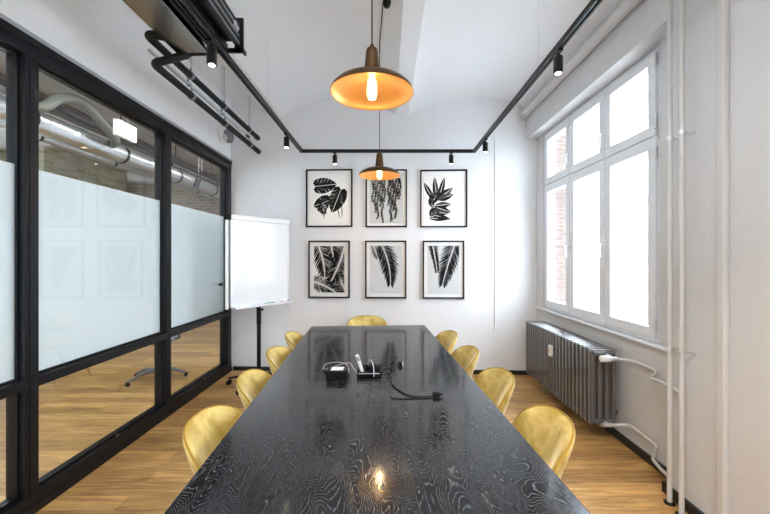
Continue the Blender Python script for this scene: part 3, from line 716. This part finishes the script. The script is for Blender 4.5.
# round fixture on the left wall
t = thing('wall_fan', 'round white plate with dark grey drum on the wall above the partition', 'wall fan', (-2.03, 4.42, 2.99))
def xdisc(mbd, prof, y, z, mat=0, n=36):  # lathe about +X
    T = Matrix.Translation((-2.03, y, z)) @ Matrix.Rotation(PI/2, 4, 'Y')
    mbd.lathe([(r, h) for r, h in prof], (0, 0, 0), n, mat, T)
m_ = MB(); xdisc(m_, [(0, 0.002), (.118, .002), (.122, .012), (.115, .030), (.09, .036), (0, .036)], 4.42, 2.99); m_.build('wall_plate', M['white'], t)
m_ = MB(); xdisc(m_, [(0, .036), (.075, .036), (.085, .05), (.085, .085), (.07, .10), (0, .10)], 4.47, 2.975); m_.build('drum', M['greymid'], t)
m_ = MB(); xdisc(m_, [(0, .036), (.035, .04), (.04, .06), (.02, .08), (0, .08)], 4.40, 2.93); m_.build('knob', M['alu'], t)

# ------------------------------------------------------------------ flip chart
FA = math.atan2(.61, .45)
fc = thing('flipchart', 'white flipchart board on a black wheeled stand in the left corner', 'flipchart', (-1.445, 4.135, 0), FA, local=True)
bw, z0, z1 = .38, .925, 1.925
m_ = MB(); m_.bx(-bw+.02, bw-.01, -.010, .006, z0+.02, z1-.03); m_.build('board', M['board'], fc)
m_ = MB(); m_.bx(-bw, -bw+.022, -.018, .012, z0, z1); m_.bx(bw-.014, bw, -.018, .012, z0, z1); m_.bx(-bw, bw, -.018, .012, z0, z0+.022); m_.build('frame', M['alu'], fc, .003)
m_ = MB(); m_.bx(-bw, bw, -.030, .012, z1-.055, z1); m_.build('paper_clamp', M['white'], fc, .006)
m_ = MB(); m_.bx(-bw-.045, -bw-.015, .0, .022, z0-.01, z1-.03); m_.build('side_arm', M['white'], fc, .003)
m_ = MB(); m_.bx(-bw-.05, -bw+.03, -.02, .03, z1-.06, z1+.005); m_.build('corner_block', M['blackmatte'], fc, .004)
m_ = MB(); m_.bx(-bw+.02, bw, -.075, -.018, z0-.012, z0+.0); m_.bx(-bw+.02, bw, -.078, -.072, z0-.012, z0+.016); m_.build('pen_tray', M['alu'], fc, .002)
m_ = MB(); m_.tube([(0, .045, .10), (0, .045, 1.2)], .023, 16); m_.tube([(0, .045, .70), (0, .045, 1.7)], .027, 16); m_.bx(-.08, .08, .012, .03, 1.2, 1.6); m_.build('pole', M['blacksatin'], fc)
m_ = MB(); m_.tube([(.02, .045, .86), (.055, .045, .86)], .014, 12); m_.build('knob', M['blackmatte'], fc)
for i in range(5):
    an = math.radians(162+72*i)-FA+.35; c, s_ = math.cos(an), math.sin(an)
    m_ = MB(); m_.tube([(0, .045, .115), (.2*c, .045+.2*s_, .095), (.34*c, .045+.34*s_, .075)], [.022, .017, .013], 12); leg = m_.build('base_leg', M['blacksatin'], fc)
    m_ = MB(); x, y = .34*c, .045+.34*s_
    m_.tube([(x, y, .08), (x, y, .05)], .008, 8)
    for sg in (-1, 1): m_.tube([(x-s_*sg*.008, y+c*sg*.008, .027), (x-s_*sg*.024, y+c*sg*.024, .027)], .0265, 16)
    m_.build('caster', M['blackmatte'], leg)
FT = Matrix.Translation((-1.445, 4.135, 0)) @ Matrix.Rotation(FA, 4, 'Z')
for x, k, c in ((.08, 'green', 'green'), (.20, 'red', 'red'), (.30, 'blue', 'blue')):
    t = thing('marker_pen', c+' marker pen lying in the flipchart tray', 'marker', FT @ Vector((x, -.045, z0)), FA, 'marker pens in the flipchart tray', local=True)
    m_ = MB(); m_.tube([(-.055, 0, .0105), (.03, 0, .0105)], .0095, 12); m_.build('barrel', M['white'] if c != 'green' else M['green'], t)
    m_ = MB(); m_.tube([(.028, 0, .0105), (.066, 0, .0105)], .0102, 12); m_.build('cap', M[k], t)

# ------------------------------------------------------------------ radiator
rd = thing('radiator', 'long grey brown column radiator below the window', 'radiator', (1.71, 3.48, .13))
RX0, RX1, RZ0, RZ1 = 1.60, 1.82, .135, .735; RY0, RY1 = 2.82, 4.16; NS = 22; SW = (RY1-RY0)/NS
def section(y):
    m_ = MB()
    for zc_, hh in ((RZ0+.035, .03), (RZ1-.03, .028)):   # top and bottom headers of one section
        m_.tube([(RX0+.028, y, zc_), (RX1-.028, y, zc_)], .028, 12)
    for k in range(4):
        x = RX0+.026+k*(RX1-RX0-.052)/3
        pts = [(x, y, RZ0+.02), (x, y, RZ0+.06), (x, y, RZ1-.06), (x, y, RZ1-.015)]
        m_.tube(pts, [.015, .0165, .0165, .015], 12)
    m_.tube([(RX0+.020, y, RZ1-.016), (RX1-.020, y, RZ1-.016)], .020, 12)
    m_.bx(RX0+.004, RX1-.004, y-.022, y+.022, RZ1-.008, RZ1+.001)
    m_.bx(RX0-.004, RX0+.045, y-.013, y+.013, RZ0+.01, RZ1-.004)
    return m_
secs = section(0); smesh = None
for i in range(NS):
    y = RY0+SW*(i+.5)
    if smesh is None:
        o0 = section(y).build('radiator_section', M['radiator'], rd, .004); smesh = o0
    else:
        c = smesh.copy(); COL.objects.link(c); c.parent = rd; c.location.y = SW*i
m_ = MB(); m_.tube([(1.71, RY0, RZ0+.04), (1.71, RY1, RZ0+.04)], .02, 12); m_.tube([(1.71, RY0, RZ1-.035), (1.71, RY1, RZ1-.035)], .02, 12); m_.build('header_pipe', M['radiator'], rd)
for yy in (RY0+.1, RY1-.1):
    m_ = MB(); m_.bx(1.70, 1.868, yy-.012, yy+.012, RZ0+.07, RZ0+.09); m_.build('wall_bracket', M['radiator'], rd)
t = thing('heat_meter', 'small cream heat meter clipped on the radiator front', 'heat meter', (1.592, 3.49, .56))
m_ = MB(); m_.bx(1.572, 1.6, 3.465, 3.51, .51, .615); m_.build('case', M['white'], t, .005)
m_ = MB(); m_.bx(1.570, 1.573, 3.473, 3.502, .54, .59); m_.build('display', P('cream_scale', (.72, .55, .36), .5), t)
t = thing('thermostat_valve', 'white thermostatic valve head at the near end of the radiator', 'radiator valve', (1.70, 2.80, .70))
m_ = MB(); m_.tube([(1.63, 2.75, .69), (1.635, 2.75, .69), (1.70, 2.75, .69), (1.71, 2.75, .69)], [.018, .026, .026, .02], 18); m_.build('thermostat_head', M['white'], t)
m_ = MB(); m_.tube([(1.705, 2.75, .69), (1.755, 2.75, .69)], .016, 12); m_.tube([(1.73, 2.75, .69), (1.72, 2.825, .70)], .013, 12); m_.build('valve_body', M['alu'], t)
t = thing('return_valve', 'small metal valve at the bottom end of the radiator', 'radiator valve', (1.70, 2.80, .17))
m_ = MB(); m_.tube([(1.66, 2.77, .175), (1.73, 2.77, .175)], .016, 12); m_.tube([(1.71, 2.77, .175), (1.71, 2.825, .175)], .013, 12); m_.build('valve_body', M['alu'], t)
m_ = MB(); m_.tube([(1.64, 2.77, .175), (1.665, 2.77, .175)], .013, 12); m_.build('valve_cap', M['greymid'], t)
PA, PB = (1.68, 2.14), (1.665, 2.035)
def route(pts, r):
    out = [pts[0]]
    for i in range(1, len(pts)-1): out += elbow(pts[i-1], pts[i], pts[i+1], .022, 4)
    return out+[pts[-1]]
def wpipe(name, pts, r, label):
    t = thing(name, label, 'pipe', pts[0]); m_ = MB(); m_.tube(route(pts, r), r, 12); m_.build('pipe_run', M['pipewhite'], t); return t
wpipe('supply_pipe', [(1.755, 2.75, .69), (1.835, 2.70, .69), (1.842, 2.46, .69), (1.838, 2.50, .622), (1.75, 2.30, .668), (1.70, 2.12, .685), (1.67, 2.045, .69)], .011, 'thin white pipe from the thermostat valve to the wall risers')
wpipe('return_pipe', [(1.73, 2.77, .175), (1.83, 2.72, .20), (1.842, 2.46, .178), (1.838, 2.49, .068), (1.75, 2.30, .11), (1.69, 2.16, .15)], .011, 'thin white pipe from the bottom of the radiator to the riser')
for (x, y), lb in ((PA, 'white vertical heating riser, the one nearer the window'), (PB, 'white vertical heating riser, the one farther from the window')):
    t = thing('riser_pipe', lb, 'pipe', (x, y, 0)); m_ = MB(); m_.tube([(x, y, 0), (x, y, 3.36)], .0135, 16); m_.build('pipe_run', M['pipewhite'], t)
    m_ = MB(); m_.lathe([(.016, .0), (.030, .0), (.030, .008), (.016, .014)], (x, y, 0.001), 20); m_.build('floor_collar', M['blacksatin'], t)
    for z in (.92, 2.17):
        m_ = MB(); m_.tube([(x, y, z-.012), (x, y, z+.012)], .019, 16); m_.tube([(x+.012, y, z), (XR+.003, y, z)], .005, 8); m_.build('pipe_clamp', M['alu'], t)

# ------------------------------------------------------------------ the office beyond the glass
mb = MB(); mb.bx(-7.2, -2.15, YB-.2, 9.8, 3.42, 3.6); struct(mb.build('ceiling', M['concrete']))
mb = MB(); mb.bx(-7.2, -7.0, YB-.2, 9.8, 0, .9); mb.bx(-7.2, -7.0, YB-.2, 9.8, 2.9, 3.42)
OW = [(-2.0, -.4), (.3, 1.9), (2.6, 4.2), (4.9, 6.5), (7.2, 8.8)]; yy = YB-.2  # unseen office windows, added so daylight reaches the frosted film from behind
for a, b in OW: mb.bx(-7.2, -7.0, yy, a, .9, 2.9); yy = b
mb.bx(-7.2, -7.0, yy, 9.8, .9, 2.9)
struct(mb.build('wall_office_side', M['officebrick']))
for i, (a, b) in enumerate(OW):
    f = MB(); f.bx(-7.15, -7.08, a, b, .9, .97); f.bx(-7.15, -7.08, a, b, 2.83, 2.9); f.bx(-7.15, -7.08, a, a+.07, .97, 2.83); f.bx(-7.15, -7.08, b-.07, b, .97, 2.83); f.bx(-7.15, -7.08, (a+b)/2-.05, (a+b)/2+.05, .97, 2.83); f.bx(-7.15, -7.08, a, b, 2.2, 2.27)
    o = struct(f.build('window_%d' % (i+3), M['winwhite'])); g = MB(); g.bx(-7.12, -7.11, a+.05, b-.05, .95, 2.85); g.build('pane', M['wglass'], o)
    l = bpy.data.lights.new('window_portal', 'AREA'); l.shape = 'RECTANGLE'; l.size = 2.0; l.size_y = b-a; l.cycles.is_portal = True
    o = bpy.data.objects.new('window_portal', l); COL.objects.link(o); o.location = (-7.19, (a+b)/2, 1.9); o.rotation_euler = (0, -PI/2, 0)
mb = MB(); mb.bx(-7.0, -2.15, 9.6, 9.8, 0, 3.42); struct(mb.build('wall_office_far', M['officebrick2']))
mb = MB(); mb.bx(-7.0, -2.2, YB-.2, YB, 0, 3.42); struct(mb.build('wall_office_near', M['plaster']))
mb = MB(); mb.bx(-2.15, -2.05, 4.95, 9.6, 0, 3.6); struct(mb.build('wall_office_right', M['plaster']))
def duct(x, z, r, y0, y1, label):
    t = thing('ventilation_duct', label, 'duct', (x, y0, z), 0, 'ventilation ducts in the office')
    pts, rs = [], []; y = y0
    while y < y1:
        for d, rr in ((0, r), (.062, r), (.064, r*1.004), (.070, r*1.004)): pts.append((x, y+d, z)); rs.append(rr)
        y += .072
    m_ = MB(); m_.tube(pts, rs, 28); m_.build('duct_shell', M['duct'], t)
    for yy in [y0+.8+i*1.25 for i in range(int((y1-y0)/1.25))]:
        m_ = MB(); m_.tube([(x, yy-.02, z), (x, yy+.02, z)], r*1.06, 28); m_.tube([(x, yy, z+r), (x, yy, 3.43)], .006, 6); m_.build('duct_clamp', M['blacksatin'], t)
duct(-3.55, 2.84, .112, -1.0, 9.4, 'round silver ventilation duct closest to the glass partition')
duct(-4.4, 2.99, .05, 0, 9.0, 'narrow silver ventilation duct running behind the wider one')
t = thing('cable_tray', 'dark metal cable tray hung below the office ceiling', 'cable tray', (-3.6, 3, 3.1))
m_ = MB(); m_.bx(-3.66, -3.65, 0, 9.3, 3.05, 3.11); m_.bx(-3.55, -3.54, 0, 9.3, 3.05, 3.11); m_.bx(-3.66, -3.54, 0, 9.3, 3.05, 3.057)
m_.build('tray', M['frame'], t)
for yy in (1, 3, 5, 7):
    m_ = MB(); m_.tube([(-3.6, yy, 3.055), (-3.6, yy, 3.43)], .006, 6); m_.build('hanger_rod', M['alu'], t)
t = thing('brick_pillar', 'yellowish brick pillar far back in the office above the frosted band', 'pillar', (-6.1, 7.2, 0))
m_ = MB(); m_.bx(-6.5, -6.0, 6.3, 8.3, 0, 3.42); m_.build('shaft', M['pillarbrick'], t)
t = thing('steel_beam', 'dark steel beam under the office ceiling above the ducts', 'beam', (-4.1, 3, 3.3)); xx = -4.1
m_ = MB(); m_.bx(xx-.06, xx+.06, -2, 9.5, 3.24, 3.26); m_.bx(xx-.01, xx+.01, -2, 9.5, 3.26, 3.42); m_.build('girder', M['rust'], t)
m_ = MB(); m_.tube(smooth_path([(-3.45, 3.30, 2.90), (-3.3, 3.44, 2.90), (-3.3, 3.61, 3.05), (-3.3, 3.84, 3.14), (-3.3, 4.07, 3.08), (-3.3, 4.37, 2.90), (-3.45, 4.5, 2.88)], 8), .05, 18)
tag(m_.build('flexible_duct', M['hose']), 'arched grey green flexible hose above the silver duct in the office', 'duct')
t = thing('office_track', 'black lighting track with small spotlights in the office', 'lighting track', (-2.9, 6.6, 2.72))
m_ = MB(); m_.bx(-2.95, -2.91, 4.9, 8.8, 2.72, 2.755); m_.build('rail', M['blacksatin'], t)
for yy in (5.6, 6.9, 8.1):
    m_ = MB(); m_.tube([(-2.93, yy, 2.72), (-2.93, yy, 2.68), (-2.98, yy, 2.56)], [.01, .04, .04], 14); m_.build('spot_head', M['blacksatin'], t)
    m_ = MB(); m_.tube([(-2.93, yy, 2.75), (-2.93, yy, 3.43)], .003, 6); m_.build('suspension_wire', M['alu'], t)
t = thing('sign_box', 'blank glowing white sign box hanging in the office', 'sign', (-3.0, 4.15, 2.9))
m_ = MB(); m_.bx(-3.04, -2.99, 3.99, 4.30, 2.83, 3.01); m_.build('housing', M['white'], t, .004)
m_ = MB(); m_.bx(-2.99, -2.985, 4.0, 4.29, 2.84, 3.0); m_.build('lit_face', M['signglow'], t)
for i, (x, y) in enumerate(((-2.62, -.6), (-2.62, 1.2), (-2.62, 3.0), (-2.62, 4.8), (-2.62, 6.8))):  # added lamps, hidden above the glass, to light office floor and film
    t = thing('added_office_lamp', 'added long slim linear lamp, out of view, hanging from the office ceiling', 'added lamp', (x, y, 3.32), 0, 'added linear lamps in the office')
    m_ = MB(); m_.bx(x-.05, x+.05, y-.65, y+.65, 3.325, 3.38); m_.build('housing', M['white'], t)
    m_ = MB(); m_.bx(x-.044, x+.044, y-.64, y+.64, 3.32, 3.325); m_.build('diffuser', M['paneglow'], t)
    m_ = MB(); m_.tube([(x, y-.4, 3.37), (x, y-.4, 3.43)], .003, 6); m_.tube([(x, y+.4, 3.37), (x, y+.4, 3.43)], .003, 6); m_.build('suspension_wire', M['alu'], t)
    l = bpy.data.lights.new('added_lamp_light', 'AREA'); l.shape = 'RECTANGLE'; l.size = .088; l.size_y = 1.28; l.energy = 9; l.color = (1, .98, .95)
    lo = bpy.data.objects.new('added_lamp_light', l); COL.objects.link(lo); lo.parent = t; lo.location = (0, 0, -.012)
# swivel chair and wooden chair, seen through the lower panes
t = thing('office_chair', 'grey swivel chair with star base behind the glass partition', 'chair', (-2.78, 4.35, 0))
cx, cy = -2.78, 4.35
for i in range(5):
    an = math.radians(237+72*i); c, s_ = math.cos(an), math.sin(an)
    m_ = MB(); m_.tube([(cx, cy, .11), (cx+.18*c, cy+.18*s_, .10), (cx+.31*c, cy+.31*s_, .045)], [.028, .02, .012], 12); lg = m_.build('base_leg', M['officegrey'], t)
    m_ = MB(); m_.tube([(cx+.31*c-s_*.02, cy+.31*s_+c*.02, .022), (cx+.31*c+s_*.02, cy+.31*s_-c*.02, .022)], .022, 14); m_.build('caster', M['blackmatte'], lg)
m_ = MB(); m_.tube([(cx, cy, .1), (cx, cy, .45)], .025, 14); m_.build('gas_column', M['blacksatin'], t)
m_ = MB(); pad(m_, lambda u, v, w: (cx+u*.23, cy+v*.23, .48+w), .04); m_.build('seat', M['officegrey'], t)
m_ = MB(); pad(m_, lambda u, v, w: (cx+.24+w, cy+u*.22, .78+v*.22), .03); m_.build('backrest', M['officegrey'], t)
m_ = MB(); m_.tube([(cx+.05, cy, .45), (cx+.27, cy, .5), (cx+.27, cy, .7)], .015, 10); m_.build('back_bracket', M['blacksatin'], t)
def wchair(cx, cy, label):
    t = thing('wooden_leg_chair', label, 'chair', (cx, cy, 0), 0, 'chairs in the office')
    for sx in (-1, 1):
        for sy in (-1, 1):
            m_ = MB(); m_.tube([(cx+sx*.14, cy+sy*.14, .44), (cx+sx*.23, cy+sy*.23, 0)], [.019, .011], 12); m_.build('leg', M['oak'], t)
    m_ = MB(); pad(m_, lambda u, v, w: (cx+u*.23, cy+v*.23, .45+w), .03); m_.build('seat', M['officegrey'], t)
    m_ = MB(); pad(m_, lambda u, v, w: (cx-.22-w, cy+u*.22, .68+v*.18), .02); m_.build('backrest', M['officegrey'], t)
    m_ = MB()
    for sy in (-1, 1): m_.tube([(cx-.14, cy+sy*.12, .44), (cx-.21, cy+sy*.12, .62)], .012, 10)
    m_.build('back_support', M['oak'], t)
wchair(-3.92, 4.25, 'grey chair with splayed wooden legs in the office, farther one')
wchair(-3.45, 2.75, 'grey chair with splayed wooden legs in the office, closer one')
t = thing('office_desk', 'white office desk with wooden legs beyond the frosted glass', 'desk', (-4.5, 3.6, 0))
m_ = MB(); m_.bx(-5.4, -4.25, 2.2, 5.0, .71, .74); m_.build('desktop', M['white'], t, .003)
for x in (-5.3, -4.35):
    for y in (2.3, 4.9):
        m_ = MB(); m_.tube([(x, y, .71), (x, y, 0)], [.03, .022], 12); m_.build('leg', M['oak'], t)

# ------------------------------------------------------------------ outside the windows
mb = MB(); mb.bx(2.2, 60, -40, 60, -4.2, -4.0); mb.bx(-60, -7.3, -40, 60, -4.2, -4.0); struct(mb.build('ground', M['ground']))
t = thing('brick_building', 'pale brick wing of the building seen through the far window pane', 'building', (4.2, 9.5, -4))
m_ = MB(); m_.bx(2.3, 4.10, 8.0, 11, -4, 12); m_.build('wall', M['facade'], t)
m_ = MB(); m_.bx(2.2, 4.2, 7.95, 11.1, 12, 12.3); m_.build('roof', M['roof'], t)
t = thing('white_building', 'white rendered building across the yard, washed out by daylight', 'building', (20, 20, -4))
m_ = MB(); m_.bx(17, 27, -8, 40, -4, 5.2); m_.build('wall', M['stucco'], t)
m_ = MB(); m_.bx(16.8, 27.2, -8.2, 40.2, 5.2, 5.5); m_.build('roof', M['roof'], t)
for y in range(-6, 40, 4):
    m_ = MB(); m_.bx(16.97, 17.02, y, y+1.1, .4, 2.1); m_.build('window', M['wglass'], t)

# ------------------------------------------------------------------ light
w = bpy.data.worlds.new('sky'); scene.world = w; w.use_nodes = True
bg = w.node_tree.nodes['Background']; bg.inputs['Color'].default_value = (.76, .88, 1, 1); bg.inputs['Strength'].default_value = 8
def portal(y0, y1, e=0):
    l = bpy.data.lights.new('window_portal', 'AREA'); l.shape = 'RECTANGLE'; l.size = 2.0; l.size_y = y1-y0; l.cycles.is_portal = True
    o = bpy.data.objects.new('window_portal', l); COL.objects.link(o); o.location = (2.01, (y0+y1)/2, 1.9); o.rotation_euler = (0, PI/2, 0)
portal(2.47, 4.31); portal(-2.1, -.4)
# unseen lamps added behind the camera to brighten the room (same as the office)
for x, y in ((-.1, -1.2), (-.1, .3)):
    t = thing('added_room_lamp', 'added long slim linear lamp, unseen, under the vault behind the camera', 'added lamp', (x, y, 3.1), 0, 'added linear lamps in the meeting room')
    m_ = MB(); m_.bx(x-.6, x+.6, y-.06, y+.06, 3.1, 3.16); m_.build('housing', M['white'], t)
    m_ = MB(); m_.bx(x-.59, x+.59, y-.05, y+.05, 3.095, 3.1); m_.build('diffuser', M['paneglow'], t)
    m_ = MB(); m_.tube([(x-.4, y, 3.15), (x-.4, y, zc(x-.4)+.01)], .003, 6); m_.tube([(x+.4, y, 3.15), (x+.4, y, zc(x+.4)+.01)], .003, 6); m_.build('suspension_wire', M['alu'], t)
    l = bpy.data.lights.new('added_lamp_light', 'AREA'); l.shape = 'RECTANGLE'; l.size = 1.18; l.size_y = .1; l.energy = 22; l.color = (.90, .95, 1)
    lo = bpy.data.objects.new('added_lamp_light', l); COL.objects.link(lo); lo.parent = t; lo.location = (0, 0, -.012)

# ------------------------------------------------------------------ camera
cam = bpy.data.cameras.new('camera'); co = bpy.data.objects.new('camera', cam); COL.objects.link(co)
co.location = (0, 0, 1.46); co.rotation_euler = (PI/2, 0, 0)
cam.sensor_width = 36; cam.lens = 360*36/770; cam.shift_x = -2/770; cam.shift_y = 1/770; cam.clip_start = .02; cam.clip_end = 200
scene.camera = co
vs_ = scene.view_settings; vs_.view_transform = 'Standard'; vs_.look = 'None'; vs_.gamma = 1; vs_.use_curve_mapping = False
vs_.exposure = 1.0
scene.cycles.use_denoising = True
scene.cycles.max_bounces = 12; scene.cycles.diffuse_bounces = 8; scene.cycles.transparent_max_bounces = 16
